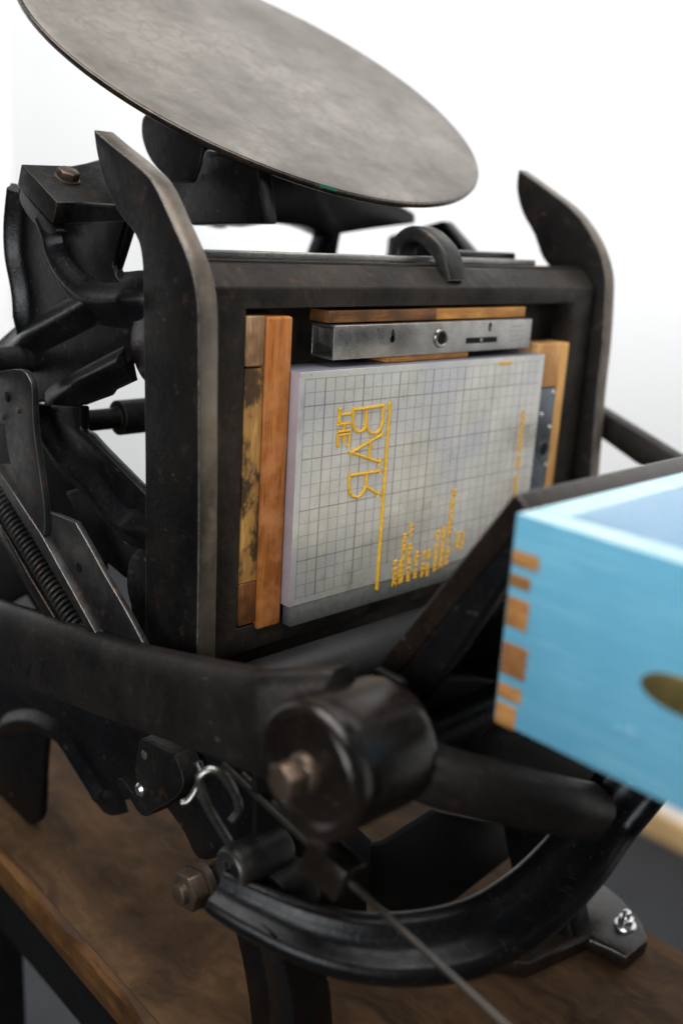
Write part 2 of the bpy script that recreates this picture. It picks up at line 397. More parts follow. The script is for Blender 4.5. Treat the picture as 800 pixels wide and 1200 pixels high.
# ================================================================ the press
P0 = (14, TY, 5)
press = thing('printing_press', 'black cast iron tabletop printing press with a round ink disc on top', 'printing press', P0)
def part(name, bm, mat, parent=None, sharp=40): return link(name, bm, mat, parent or press, P0 if parent is None else tuple(pc(parent)), sharp)
def pc(o):
    w_ = world_of(o); return (w_.x/S, TY-(w_.z-ZT)/S, w_.y/S)

# ink disc (tilted 30.8 degrees) --------------------------------
ta = .538; dn = Vector((0, -math.cos(ta), -math.sin(ta))); dc = Vector((15.55, -24.65, 25.5)); DR = 22.75
prof = [(-.75, .4), (-.75, DR-1.2), (-.7, DR-.5), (-.5, DR-.1), (-.25, DR), (-.08, DR-.04), (0, DR-.22)]
prof += [(0.004, DR-1), (0.01, 12), (0.012, .3)]
bm = lathe(dc, dn, prof, 180)
disc = part('ink_disc', bm, M['disc'], sharp=50)
disc.data.materials.append(iron('disc_rim_iron', (.01, .009, .008), (.05, .04, .03), (.35, .3, .25), (.2, .4), .5, .8, .3, .5)); 
for p in disc.data.polygons:
    n = p.normal; 
    if n.dot(WV(dn)) < .93: p.material_index = 1
# patch of green ink on the rim + a tiny centre pit
bm = bmesh.new(); ua = Vector((1, 0, 0)); va = dn.cross(ua).normalized()
def discpt(px, py, off=0.02):
    return UP(px, py, dc, dn)+dn*off
def ring_patch(a0, a1, r0, d0, r1, d1, k=10):
    vs = []
    for i in range(k+1):
        a = a0+(a1-a0)*i/k; dd = ua*math.cos(a)+va*math.sin(a); vs.append((dc+dd*r0+dn*d0, dc+dd*r1+dn*d1))
    b = bmesh.new()
    for i in range(k):
        q = [b.verts.new(x) for x in (vs[i][0], vs[i][1], vs[i+1][1], vs[i+1][0])]; b.faces.new(q)
    bmesh.ops.remove_doubles(b, verts=b.verts, dist=.001)
    return b
gp = UP(382, 214, dc, dn)-dc; ga = math.atan2(gp.dot(va), gp.dot(ua))
b = ring_patch(ga-.035, ga+.035, DR-.2, .03, DR+.04, -.14); part('ink_smear', b, M['greenink'], disc)
b = lathe(discpt(382, 104, 0), dn, [(.0, .14), (.03, .12)], 10); part('centre_pit', b, M['black'], disc)
# hub and shaft below the disc
part('disc_hub', lathe(dc, -dn, [(.7, 5), (1.6, 5), (2.2, 3), (6, 2.6), (10, 2.2), (16, 2.1)], 36), M['iron'])
# bracket crosspiece carrying the disc
part('disc_bracket', slab([(236, 150, 1), (262, 178), (330, 196), (430, 222), (487, 250, 1), (487, 262, 1), (440, 268), (400, 274, 1), (395, 300, 1), (380, 300, 1), (388, 278, 1), (360, 266), (320, 262), (285, 266), (262, 264), (245, 262, 1)], 'z', 24, 3, .3, 3), M['iron_smooth'])
part('bracket_ear', slab([(172, 132, 1), (214, 150, 1), (236, 168, 1), (234, 190), (226, 214, 1), (198, 214, 1), (176, 188), (166, 162), (166, 140)], 'x', 1.0, .4, .3, 3), M['iron'])
part('bracket_lug', slab([(240, 175, 1), (300, 185, 1), (310, 262, 1), (222, 264, 1), (190, 205, 1), (228, 208, 1), (236, 188)], 'x', 3, 1.4, .3, 3), M['iron_smooth'])

# roller tracks --------------------------------
XL = -9.35
side = [(109.5, 151.5, 1), (130, 169), (156, 190), (179, 213), (201.5, 260), (221, 305), (231, 347.5), (233, 400), (233, 460), (233, 620), (231, 790, 1),
        (168, 790, 1), (170, 700), (170, 560), (169, 460), (168, 380), (168, 347), (166, 302), (159, 276), (140, 250), (123.5, 217.5), (114, 182)]
def track(pts, ax_x, th, bev=.12):
    p3 = [U(p[0], p[1], 'x', ax_x) for p in smooth_poly(pts, 4)]
    return prism(p3, (th, 0, 0), bev)
tL = part('roller_track', track(side, XL, 1.6), M['rail_side'], sharp=30)
rs = [(606.7, 197.7, 1), (638.7, 220.6), (672.5, 247.6), (696, 281), (708, 315), (709.6, 345.5), (706, 406), (700, 460), (692, 560), (680, 700, 1), (640, 700, 1), (650, 560), (655, 450),
      (655, 380), (652, 340), (646, 318), (634, 300), (625, 275), (612, 251), (606, 231), (604.5, 215)]
tR = part('roller_track', track(rs, 38.55, 1.5), M['rail_side'], sharp=30)
for t_ in (tL, tR):
    t_.data.materials.append(M['rail_face'])
    for p in t_.data.polygons:
        if abs(p.normal.x) < .35 and (p.normal.y < -.2 or p.normal.z > .3): p.material_index = 1
tag(tL, 'left worn steel roller track'); tag(tR, 'right worn steel roller track')
# boss on the outer side of the left track
bc = U(176, 405, 'x', -9.3)
part('track_boss', lathe((-7.6, bc.y, bc.z+.2), (-1, 0, 0), [(-.5, 2.9), (1.3, 2.9), (1.5, 2.6), (1.55, .2)], 36), M['brown'])
bc = U(172, 695, 'x', -9.3)
part('track_boss', lathe((-7.6, bc.y, bc.z), (-1, 0, 0), [(-.2, 3.4), (1.3, 3.4), (1.5, 3.1), (1.55, .2)], 36), M['iron'])

# bed plate behind the chase --------------------------------
bed = part('bed', box((-7.7, -8.2, 3.5), (38.4, 27, 5.6), .15), M['chase'])
part('bed_lip', box((-7.6, -8.75, 4.2), (32, -8.25, 5.0), .08), M['steel'], bed)
part('bed_lip', box((20, -9.3, 6.2), (31.5, -8.3, 6.9), .2), M['brown'], bed)
part('bed_rib', box((-6, -7, 5.65), (36, 20, 7.4), .4), M['iron_smooth'], bed)
# bed clamp, a curved finger over the chase
cl = crom([(17.6, -8.0, 7.9), (17.6, -9.5, 7.8), (17.6, -10.4, 6.7), (17.6, -10.45, 5.2), (17.6, -9.7, 3.7), (17.6, -8.8, 2.7), (17.6, -7.6, 2.1), (17.6, -6.9, 1.9)], 5)
n = len(cl); bm = tube(cl, [1.0]*(n-6)+[.95, .9, .87, .85, .83, .8], prof=rbox_prof(1.35, 2.3, .4))
part('bed_clamp', bm, M['plate'])

# side casting behind the left track --------------------------------
part('side_web', slab([(22, 217, 1), (16, 258), (14, 300), (22, 345), (23, 385), (10, 412), (0, 422, 1), (0, 480, 1), (55, 470, 1), (94, 475, 1), (124, 464, 1), (150, 425, 1), (166, 400, 1), (166, 345, 1), (152, 339, 1), (143, 330), (134, 316, 1), (150, 265, 1), (150, 240, 1), (66, 235, 1)], 'x', -8.9, .8, .2, 3), M['iron_smooth'])
# flanges and ribs standing out of the web
def ribtube(pts, x, h, name='casting_rib', mat='iron_smooth', w=2.0):
    # a cast ridge: bell-shaped section standing out of the web towards -x, flared feet blending into the sheet
    path = crom([U(p[0], p[1], 'x', x) for p in pts], 5); rings = []; n_ = len(path)
    sec = [(-1, -.5)]+[(a/6, .5*(1+math.cos(math.pi*a/6))) for a in range(-6, 7)]+[(1, -.5)]
    sec = [(math.copysign(abs(a)**1.15, a), b**1.0 if b > 0 else b) for a, b in sec]
    for i, p in enumerate(path):
        t_ = (path[min(i+1, n_-1)]-path[max(i-1, 0)]); t_.x = 0; t_.normalize(); ac = Vector((0, -t_.z, t_.y))
        rings.append([p+ac*a*w+Vector((-b*h*min(1, (n_-1-i)/7), 0, 0)) for a, b in sec])
    return part(name, loft(rings), M[mat], sharp=75)
ribtube([(22, 222), (18, 262), (19, 300), (27, 345), (28, 385), (22, 408)], -8.85, 1.0, w=1.5)
ribtube([(60, 258), (68, 278), (72, 296), (84, 320), (103, 341), (120, 350), (145, 352), (164, 351), (178, 351)], -8.95, 1.35, w=2.0)
ribtube([(120, 352), (92, 368), (60, 385), (28, 402), (0, 425)], -8.85, 1.2, w=1.7)
ribtube([(150, 424), (118, 440), (85, 456), (52, 472)], -8.85, 1.0, w=1.4)
ribtube([(50, 474), (54, 500), (75, 535), (108, 566), (132, 597), (148, 614), (164, 619), (178, 624)], -9.15, 1.0, w=1.6)
part('casting_lip', slab([(25, 219, 1), (60, 262, 1), (66, 272), (56, 274), (40, 262), (28, 246), (22, 232)], 'x', -10.2, 2.4, .35, 3), M['iron_smooth'])
# sheet that flows from the ridge to the top cap
part('casting_shelf', slab([(64, 262, 1), (145, 258, 1), (132, 312), (148, 338, 1), (160, 350, 1), (122, 349), (104, 340), (86, 318), (74, 294), (70, 276)], 'x', -9.3, .4, .15, 3), M['iron_smooth'])
part('casting_arm', slab([(52, 474, 1), (94, 476, 1), (94, 504, 1), (102, 508, 1), (118, 526), (171, 580, 1), (172, 622, 1), (148, 612), (130, 592), (106, 562), (74, 532), (56, 502)], 'x', -9.2, .9, .2, 3), M['iron_smooth'])
part('casting_arm', slab([(76, 576, 1), (100, 575), (152, 606), (172, 622, 1), (172, 650, 1), (160, 680), (145, 677, 1), (122, 657, 1), (96, 620)], 'x', -8.8, 1., .2, 3), M['iron'])
part('casting_back', slab([(-30, 470, 1), (50, 474, 1), (90, 570, 1), (122, 652, 1), (122, 692, 1), (144, 722, 1), (166, 770, 1), (54, 760, 1), (46, 722, 1), (30, 697, 1), (12, 708, 1), (-30, 695, 1)], 'x', -6.4, .5, .2), M['black'])
part('casting_back', slab([(152, 668, 1), (172, 640, 1), (172, 790, 1), (153, 722, 1)], 'x', -8.8, 1.8, .2), M['iron'])
# cross shaft seen through the casting
sh = U(135, 490, 'x', -4)
part('cross_shaft', lathe(Vector((-7, sh.y, sh.z)), (1, 0, 0), [(-1, .9), (3.2, .9), (3.25, 1.5), (8, 1.5), (8.05, .9), (42, .9)], 24), M['iron'])
sh2 = U(6, 422, 'x', -11)
part('shaft_stub', lathe(sh2, (1, 0, 0), [(-8, 1.15), (3, 1.15)], 24), M['plate'])
# bearing cap with its square bolt; its top slopes like the disc
ct = .45; cn = Vector((0, -math.cos(ct), -math.sin(ct))); cp = U(67, 237, 'x', -10.4)
q = [UP(*p, cp, cn) for p in ((25, 192), (67, 237), (160, 237), (140, 205), (118, 186), (100, 191), (84, 194))]
part('bearing_cap', prism(q, -cn*1.75, .12), M['iron'])
bc2 = UP(79, 210, cp, cn)
part('cap_bolt', merge(lathe(bc2, cn, [(0, 1.0), (.12, 1.0), (.15, .8)], 20), hexhead(bc2, cn, .9, .75, .5)), M['hexhead'])

# throw-off link, spring and channel --------------------------------
LX = -12.6
lp = part('link_plate', slab([(-20, 440, 1), (0, 435), (24, 433), (34, 443), (38, 458), (39, 494), (44, 536), (52, 595), (52, 627, 1), (49, 624), (31, 595), (13, 546), (6, 496, 1), (-20, 496, 1)], 'x', LX, .55, .12, 3), M['plate'])
for px, py, r in ((9, 465, .42), (4, 488, .3), (22, 481, .26)):
    c = U(px, py, 'x', LX); part('rivet' if r < .4 else 'pin_hole', lathe((LX-.05, c.y, c.z), (-1, 0, 0), [(-.1, r), (.04, r), (.08, r*.6)], 18), M['black' if r > .4 else 'hexhead'], lp)
ch = part('channel_plate', slab([(44, 612, 1), (54, 600), (88, 612, 1), (104, 640), (122, 673), (145, 712), (169, 757, 1), (150, 765, 1), (116, 742, 1), (90, 700), (49, 630, 1)], 'x', LX+.6, .5, .1, 3), M['plate'])
for px, py, r in ((93, 665, .38), (141, 747, .42)):
    c = U(px, py, 'x', LX+.6); part('pin_hole', lathe((LX+.56, c.y, c.z), (-1, 0, 0), [(-.1, r), (.03, r)], 18), M['black'], ch)
part('channel_flange', slab([(-6, 545, 1), (49, 628, 1), (112, 742, 1), (106, 744, 1), (44, 640, 1), (-6, 560, 1)], 'x', LX-.1, 1.3, .08), M['plate'], ch)
part('channel_flange', slab([(-6, 605, 1), (10, 632, 1), (36, 678, 1), (66, 728, 1), (56, 730, 1), (24, 676, 1), (-6, 622, 1)], 'x', LX, 1.4, .08), M['brown'], ch)
a, b = U(-6, 572, 'x', LX+.8), U(98, 742, 'x', LX+.8); d = b-a; L = d.length; dz = d.normalized(); u = Vector((1, 0, 0)); v = dz.cross(u)
turns = int(L/.52); pth = [a+d*(i/(turns*14))+(u*math.cos(2*math.pi*i/14)+v*math.sin(2*math.pi*i/14))*.82 for i in range(turns*14+1)]
part('coil_spring', tube(pth, .17, 7), M['plate'], sharp=80)
part('spring_rod', tube([a, b], .3, 12), M['black'])

# side arm with its hub --------------------------------
AX = -13.6
top = [(-60, 694), (0, 711.5), (63, 731), (131, 755), (226, 777), (286, 789), (316, 794), (345, 800), (372, 815)]
bot = [(-60, 776), (0, 800), (105, 842), (210, 881), (286, 912), (312, 925), (335, 925), (352, 915)]
rings = []
ts = crom([U(p[0], p[1], 'x', AX) for p in top], 5); bs = crom([U(p[0], p[1], 'x', AX) for p in bot], 5)
for a_, b_ in zip(ts, bs):
    c_ = (a_+b_)/2; h = (b_-a_)/2; ring = []
    for k in range(20):
        an = 2*math.pi*k/20; ca, sa = math.cos(an), math.sin(an)
        yy = math.copysign(abs(sa)**.55, sa); xx = math.copysign(abs(ca)**.75, ca)
        ring.append(c_+h*yy+Vector(((1.25*xx+1.15)+(2.2*max(0, len(rings)-25)/9 if len(rings) > 25 else 0), 0, 0)))
    rings.append(ring)
arm = part('side_arm', loft(rings), M['arm'], sharp=60)
# stamped figures, upside down on the arm: strokes sunk as dark thin grooves
def stroke3(pts, ax, val, wdt, mat, par, name, h=.05):
    pp = [U(p[0], p[1], ax, val) for p in pts]
    return part(name, tube(pp, wdt, 6), mat, par)
def stamp(name, lines):
    bms = [tube([U(p[0], p[1], 'x', AX-.06) for p in l], .07, 6) for l in lines]
    part(name, merge(*bms), M['black'], arm)
stamp('stamped_figure', [[(15.5, 766), (14.5, 775), (16, 783), (19.5, 789)], [(15.5, 789.5), (23, 793)]])
stamp('stamped_figure', [[(29, 772), (37, 777), (34, 785), (32, 793)], [(37, 777), (30, 784), (37, 788)]])
stamp('stamped_figure', [[(47, 775), (52, 773), (52, 778), (49, 785), (48.5, 791), (51, 797), (55, 799), (55, 795)]])
hc = U(357, 906, 'x', -14.2); hy, hz = hc.y, hc.z
hub = part('arm_hub', lathe((0, hy, hz), (1, 0, 0), [(-13.4, 2.6), (-13.75, 2.9), (-14.15, 3.15), (-14.35, 3.5), (-14.2, 3.9), (-13.75, 4.12), (-13.2, 4.14), (-12.9, 3.9), (-12.6, 3.98), (-12, 4.02), (-8.2, 4.0), (-7.4, 3.75), (-6.8, 3.3), (-6.7, .5)], 64), M['brown'], sharp=60)
part('hub_face', lathe((0, hy, hz), (1, 0, 0), [(-13.3, 3.05), (-13.9, 2.9), (-14.0, 2.2), (-13.95, 1.3), (-13.95, .2)], 48), M['brown'], hub)
part('hub_bolt', merge(lathe((0, hy+.1, hz+.2), (1, 0, 0), [(-13.8, 1.25), (-14.3, 1.2), (-14.6, .95), (-14.7, .5)], 24), hexhead((-14.3, hy+.1, hz+.2), (-1, 0, 0), 1.12, 1.6, .45)), M['hexhead'], hub)
# casting to the right of the hub
lug = [(470, 800, 1), (520, 790), (600, 800), (680, 850), (760, 930, 1), (745, 945, 1), (700, 940, 1), (625, 915), (520, 885), (490, 880, 1)]
part('pivot_casting', slab(lug, 'z', -15.5, 3, .6, 2, 4), M['black'])
sp_ = [UD(465, 885, 60.5), UD(510, 908, 60), UD(560, 922, 60.5), UD(610, 934, 62), UD(655, 944, 64), UD(690, 950, 67)]
part('pivot_shaft', tube(crom(sp_, 5), 1, prof=rbox_prof(3.3, 3.5, 1.2, 5)), M['arm'], sharp=60)
part('lower_crosshead', box((-5.5, 19.6, -17.5), (30, 25, -11.5), 1.6, 5), M['iron_smooth'])

# platen, swung open --------------------------------
pa = U(602, 577, 'x', -3.6); pb = U(446, 775, 'x', -3.6); dd = (pb-pa); pb2 = pa+dd*1.3; nrm = Vector((0, dd.z, -dd.y)).normalized()
if nrm.z > 0: nrm = -nrm
pl = part('platen', prism([pa, pb2, pb2+nrm*1.5, pa+nrm*1.5], (36, 0, 0), .25, 3), M['brown'])
ty_ = Vector((2, 0, 0)); part('tympan_bounce_sheet', prism([pa+ty_+dd*.06-nrm*.02, pa+ty_+dd*1.2-nrm*.02, pa+ty_+dd*1.2-nrm*.1, pa+ty_+dd*.06-nrm*.1], (32, 0, 0), 0), M['paper'], pl)  # unseen sheet, added to bounce light onto the gridded base
part('platen_rib', prism([pa+nrm*1.5+dd*.03, pa+nrm*2.5+dd*.09, pa+nrm*3.6+dd*.7, pb2+nrm*4, pb2+nrm*1.5], (1.6, 0, 0), .3, 2), M['iron_smooth'])
part('platen_rib', prism([p+Vector((16, 0, 0)) for p in (pa+nrm*1.5+dd*.1, pa+nrm*2.4+dd*.2, pa+nrm*3.6+dd*.7, pb2+nrm*4, pb2+nrm*1.5)], (1.6, 0, 0), .3, 2), M['iron_smooth'])

# rubber covered roller below the bed
r0, r1 = Vector((-5.6, 22.3, -2.4)), Vector((36, 22.3, -2.4))
rol = part('ink_roller', lathe(r0, (1, 0, 0), [(0, 1.2), (0, 2.0), (.3, 2.25), (40, 2.25), (40.3, 2.0)], 48), M['rubber'])
part('roller_core', lathe(r0, (1, 0, 0), [(-4.4, .5), (-1.2, .5), (-1.15, .9), (0.2, .9)], 24), M['iron'], rol)

# curved yoke under the platen --------------------------------
yk = [((258, 1046), 65), ((300, 1068), 64), ((370, 1098), 63), ((450, 1113), 63), ((545, 1102), 64), ((615, 1064), 66), ((668, 1014), 68), ((708, 960), 70), ((752, 905), 70), ((795, 842), 73), ((825, 760), 76), ((840, 690), 79)]
path = crom([UD(p[0], p[1], dp) for p, dp in yk], 6)
def yprof():
    return [(-1.7, -.9), (-1.5, -1.3), (-1.0, -1.4), (-.6, -1.1), (.3, -1.05), (.7, -1.45), (1.2, -1.5), (1.6, -1.1), (1.75, 0), (1.6, 1.2), (.9, 1.5), (-.9, 1.5), (-1.6, 1.2), (-1.8, 0)]
rings = []; n = len(path)
fr = frames(path)
for i, p in enumerate(path):
    t_ = fr[i][0]; view = (CAM-p).normalized(); wv_ = t_.cross(view).normalized(); dv_ = wv_.cross(t_).normalized()
    k = .85+.5*min(1, i/(n*.35))
    rings.append([p+wv_*a*k-dv_*b*k*-1*-1 for a, b in yprof()])
part('curved_yoke', loft(rings), M['iron_smooth'], sharp=60)
part('cross_beam', slab([(425, 992, 1), (452, 988, 1), (512, 951, 1), (560, 960, 1), (640, 970, 1), (626, 984, 1), (520, 1066, 1), (470, 1075, 1), (425, 1050, 1)], 'z', -8, .7, .2), M['black'])
part('cross_beam', slab([(436, 985, 1), (424, 973, 1), (300, 900, 1), (300, 1060, 1), (430, 1075, 1)], 'z', -10, .6, .2), M['black'])
# teal drip on the yoke
c = UD(739, 914, 66.5)
part('paint_drip', lathe(c, (.2, -1, -.4), [(-.25, .05), (-.2, .3), (0, .38), (.2, .25), (.25, .05)], 12), M['teal'])

# rod with its square block --------------------------------
ra, rb, rc = UD(262, 896, 67), UD(388, 1014, 60), UD(600, 1208, 52)
part('pull_rod', tube([ra, rb, rc], .22, 12), M['rod'])
part('rod_guide', tube([UD(285, 906, 68.5), UD(372, 990, 62)], .15, 8), M['rod'])
t1 = (rc-rb).normalized(); bb = lathe(rb-t1*1.5, t1, [(0, 1.35), (0, 1.5), (3.2, 1.5)], 4, .6); bmesh.ops.recalc_face_normals(bb, faces=bb.faces)
part('rod_block', bevel_bm(bb, .2), M['brown'])

# collar with wire hook, nut --------------------------------
cc = U(270, 1019, 'x', -13.4)
col = part('collar', lathe((0, cc.y, cc.z), (1, 0, 0), [(-13.1, .55), (-13.5, .6), (-13.55, 1.3), (-13.35, 1.5), (-13, 1.55), (-9.4, 1.55), (-9.1, 1.4), (-9.1, .2)], 40), M['plate'])
slot = U(274, 1022, 'x', -13.6)
part('key_slot', lathe((-13.4, slot.y, slot.z), (-1, 0, 0), [(-.1, .5), (.12, .5), (.14, .3)], 20), M['black'], col)
hk = [(272, 962), (280, 948), (275, 930), (262, 909), (247, 902), (235, 911), (236, 926), (246, 950), (268, 986)]
hd = [64.5, 64.2, 63.6, 62.8, 62.6, 62.6, 62.8, 63.2, 64]
part('wire_hook', tube(crom([UD(p[0], p[1], d_) for p, d_ in zip(hk, hd)], 7), .29, 14), M['wire'])
part('wire_tail', merge(tube([UD(296, 1030, 64.6), UD(309, 1048, 64.2)], .24, 14), tube([UD(308, 1047, 64.2), UD(311, 1051, 64.1)], .36, 14)), M['wire'])
part('spring_eye', tube(crom([UD(*p, 66) for p in ((213, 941), (222, 938), (231, 924), (236, 906), (232, 893))], 5), .26, 12), M['wire'])
nc = U(233, 1038, 'x', -12)
part('hex_nut', merge(hexhead((-12, nc.y, nc.z), (-1, 0, 0), 1.5, 1.3, .2), lathe((-12, nc.y, nc.z), (-1, 0, 0), [(-3, .8), (1.3, .8), (1.75, .75), (1.85, .6)], 24), lathe((-12, nc.y, nc.z), (-1, 0, 0), [(-.5, 1.7), (0, 1.75)], 30)), M['hexhead'])
part('nut_lug', slab([(232, 1020, 1), (262, 1004), (300, 1015), (330, 1040), (340, 1080, 1), (290, 1085), (246, 1066)], 'x', -11.4, 3, .5, 3), M['iron'])
# hook bracket with screw
hb = part('hook_bracket', slab([(163, 868, 1), (166, 865, 1), (204, 884, 1), (215, 915), (206, 935), (180, 950, 1), (172, 957), (161, 951), (138, 913, 1), (143, 912, 1), (158, 932), (163, 925), (158, 905)], 'x', -11.4, 1.8, .12, 3), M['iron'])
c = U(165, 925, 'x', -11.5); part('screw', lathe((-11.3, c.y, c.z), (-1, 0, 0), [(-.5, .55), (.3, .55), (.5, .35), (.5, .1)], 16), M['chrome'], hb)
c = U(169, 885, 'x', -11.5); part('rivet', lathe((-11.4, c.y, c.z), (-1, 0, 0), [(-.2, .36), (.1, .36), (.18, .2)], 16), M['steel'], hb)

# lower frame, legs --------------------------------
part('lower_frame', slab([(-60, 760, 1), (60, 790, 1), (250, 870, 1), (300, 900, 1), (310, 1010, 1), (262, 1005), (232, 1008), (214, 975), (196, 950), (180, 930), (150, 938, 1), (124, 942, 1), (106, 915), (87, 882), (70, 860), (57, 851), (52, 868), (49, 905), (47, 955), (40, 966, 1), (-10, 974, 1), (-60, 950, 1)], 'x', -9.0, .9, .3, 3), M['iron_smooth'])
ribtube([(3, 860), (12, 848), (35, 843), (58, 850), (76, 866), (95, 895), (112, 922), (124, 938), (146, 934)], -8.95, .8, w=1.3)
def foot(p1, p2, p3, p4, x, th): pass
part('leg', slab([(262, 1052, 1), (320, 1070, 1), (330, 1120), (345, 1210), (350, 1300, 1), (296, 1300, 1), (292, 1200), (280, 1120)], 'x', -9.0, 2.6, .5, 3), M['iron_smooth'])
part('leg', slab([(322, 1095, 1), (372, 1125, 1), (386, 1150), (392, 1210), (400, 1300, 1), (345, 1300, 1), (344, 1200), (334, 1140)], 'z', -15, 2.6, .5, 3), M['iron_smooth'])
# rear and right legs down to the bench
for x in (24,):
    for z in (24,): part('leg', prism([(x, 30, z-2), (x, 30, z+3), (x, TY, z+6), (x, TY, z+1)], (3, 0, 0), .4), M['iron_smooth'])
part('leg', prism([(18, 22, -8), (18, 22, -2), (18, TY, -12), (18, TY, -18)], (3, 0, 0), .4), M['iron_smooth'])
part('side_web', prism([(36, -4, 9), (36, -12, 20), (36, -10, 28), (36, 34, 30), (36, 34, -6), (36, 22, 4)], (2, 0, 0), .4), M['iron_smooth'])
# foot flange with the zinc bolt, lower right
fb = U(732, 1083, 'y', TY-1.6)
ft = part('foot_flange', prism([U(*p, 'y', TY-1.5) for p in ((560, 1060), (640, 1030), (700, 1030), (728, 1052), (752, 1080), (760, 1100), (735, 1122), (690, 1098), (620, 1130), (560, 1120))], (0, 1.5, 0), .35, 2), M['brown'])
part('foot_bolt', merge(lathe(fb, (0, -1, 0), [(-.3, 1.0), (.0, 1.0), (.12, .9)], 24), hexhead(fb, (0, -1, 0), .72, .7), lathe(fb, (0, -1, 0), [(.6, .35), (1.3, .35), (1.4, .2)], 16)), M['chrome'], ft)
# right-hand arm seen behind the box
part('side_arm', slab([(690, 474, 1), (703, 481, 1), (800, 541, 1), (800, 575, 1), (742, 542, 1), (703, 514, 1), (690, 506, 1)], 'x', 42, 2, .3), M['arm'])

# ================================================================ chase and lock-up
chase = thing('chase', 'rectangular black iron chase framing the wooden furniture on the press bed', 'chase', (15, 21, 3.4))
def rect(x0, y0, x1, y1, z): return [Vector(p) for p in ((x0, y0, z), (x1, y0, z), (x1, y1, z), (x0, y1, z))]
bm = loft([rect(-7.65, -8.0, 38.3, 21.6, 3.42), rect(-7.65, -7.9, 38.3, 21.5, 2.9), rect(-7.3, -6.45, 37.75, 20.9, 1.2), rect(-4.65, -5.0, 34.55, 18.8, 1.2), rect(-4.65, -5.0, 34.55, 18.8, 3.42)], closed=True, caps=False)
bmesh.ops.recalc_face_normals(bm, faces=bm.faces); bevel_bm(bm, .14, 3, 20)
link('frame', bm, M['chase'], chase, (15, 21, 3.4))
ZF = 1.0; ZB = 3.44
def stick(name, label, cat, a, b, mat, z0=ZF, bev=.12, group='wooden furniture locked in the chase'):
    o = link(name, box((a[0], a[1], z0), (b[0], b[1], ZB), bev, 3), M[mat], None, (a[0], b[1], ZB)); return tag(o, label, cat, group)
stick('furniture_stick', 'long reddish brown wooden stick standing against the left side of the gridded base', 'wood strip', (-2.95, -4.45), (-.62, 19.25), 'wood_red', .9, .2)
stick('furniture_stick', 'short worn greyish brown wooden block in the top left corner of the chase', 'wood block', (-4.6, -4.5), (-3.0, -1.0), 'wood_worn', 1.1, .12)
stick('furniture_stick', 'yellowish wooden strip with black ink stains beside the left bar of the chase', 'wood strip', (-4.6, -.85), (-3.0, 15.2), 'wood_yellow', 1.15, .05)
stick('furniture_stick', 'short dark brown wooden block in the bottom left corner of the chase', 'wood block', (-4.6, 15.25), (-3.0, 18.6), 'wood_dark', 1.1, .08)
a_, b_, c_ = U(386, 370, 'z', 1.2), U(512, 362, 'z', 1.2), U(617, 358, 'z', 1.2)
stick('furniture_stick', 'thin dark brown wooden slip above the left half of the quoin', 'wood strip', (a_.x, -4.75), (b_.x-.05, -3.85), 'wood_brown', 1.2, .06)
stick('furniture_stick', 'thin orange brown wooden slip above the right half of the quoin', 'wood strip', (b_.x+.05, -4.75), (c_.x, -3.85), 'wood_orange', 1.3, .06)
a_, b_ = U(453, 421, 'z', 1.1), U(548, 418, 'z', 1.1)
stick('furniture_stick', 'small reddish wooden slip between the quoin and the gridded base', 'wood strip', (a_.x, -1.08), (b_.x, -.62), 'wood_orange', 1.1, .03)
stick('furniture_stick', 'short pale wooden block above the speckled zinc quoin on the right', 'wood block', (29.5, -1.3), (33.15, 2.85), 'wood_pale', 1.05)
stick('furniture_stick', 'long pale orange wooden stick against the right bar of the chase', 'wood strip', (33.2, -1.3), (34.5, 18.4), 'wood_pale2', 1.05)
stick('furniture_stick', 'long iron spacer bar along the lower bar of the chase', 'metal strip', (-.3, 19.4), (33, 18.78), 'black', 2.2, .02) if False else None
# quoin (expanding steel bar)
q0 = (15.4, -1.1, ZB)
quoin = thing('quoin', 'hollow worn steel quoin bar with a round key hole above the gridded base', 'quoin', q0)
x0, x1, y0, y1, z0, z1 = 3.3, 27.7, -3.72, -1.12, .75, 3.42; w_ = .22
bm = loft([[Vector((x, y0, z0)), Vector((x, y0, z1)), Vector((x, y1, z1)), Vector((x, y1, z0))] for x in (x0, x1)] and
          [[Vector((x0, y0, z0)), Vector((x0, y0, z1)), Vector((x0, y1, z1)), Vector((x0, y1, z0))],
           [Vector((x1, y0, z0)), Vector((x1, y0, z1)), Vector((x1, y1, z1)), Vector((x1, y1, z0))],
           [Vector((x1, y0+w_, z0+w_)), Vector((x1, y0+w_, z1-w_)), Vector((x1, y1-w_, z1-w_)), Vector((x1, y1-w_, z0+w_))],
           [Vector((x0, y0+w_, z0+w_)), Vector((x0, y0+w_, z1-w_)), Vector((x0, y1-w_, z1-w_)), Vector((x0, y1-w_, z0+w_))]], closed=True, caps=False)
bmesh.ops.recalc_face_normals(bm, faces=bm.faces); bevel_bm(bm, .09, 2)
link('sleeve', bm, M['steel'], quoin, q0)
link('inner_wedge', prism([(x0+.5, y0+.3, z0+.4), (x0+.5, y0+.3, z1-.3), (x0+.5, y0+1.5, z1-.3), (x0+.5, y0+1.9, z0+.4)], (20, 0, 0), .08), M['steel'], quoin, q0)
c = U(516, 396, 'z', z0)
link('key_bush', lathe((c.x, c.y, z0), (0, 0, -1), [(-.4, .5), (-.1, .52), (.16, .56), (.2, .66), (.16, .78), (.05, .84), (-.1, .84)], 36), M['wire'], quoin, q0)
link('key_hole', lathe((c.x, c.y, z0), (0, 0, -1), [(-.3, .5), (.03, .5)], 28), M['black'], quoin, q0)
def qdark(x_, y_, rx, ry):
    return prism([(x_+rx*math.cos(i*math.pi/8), y_+ry*math.sin(i*math.pi/8), z0-.012) for i in range(16)], (0, 0, .2), 0)
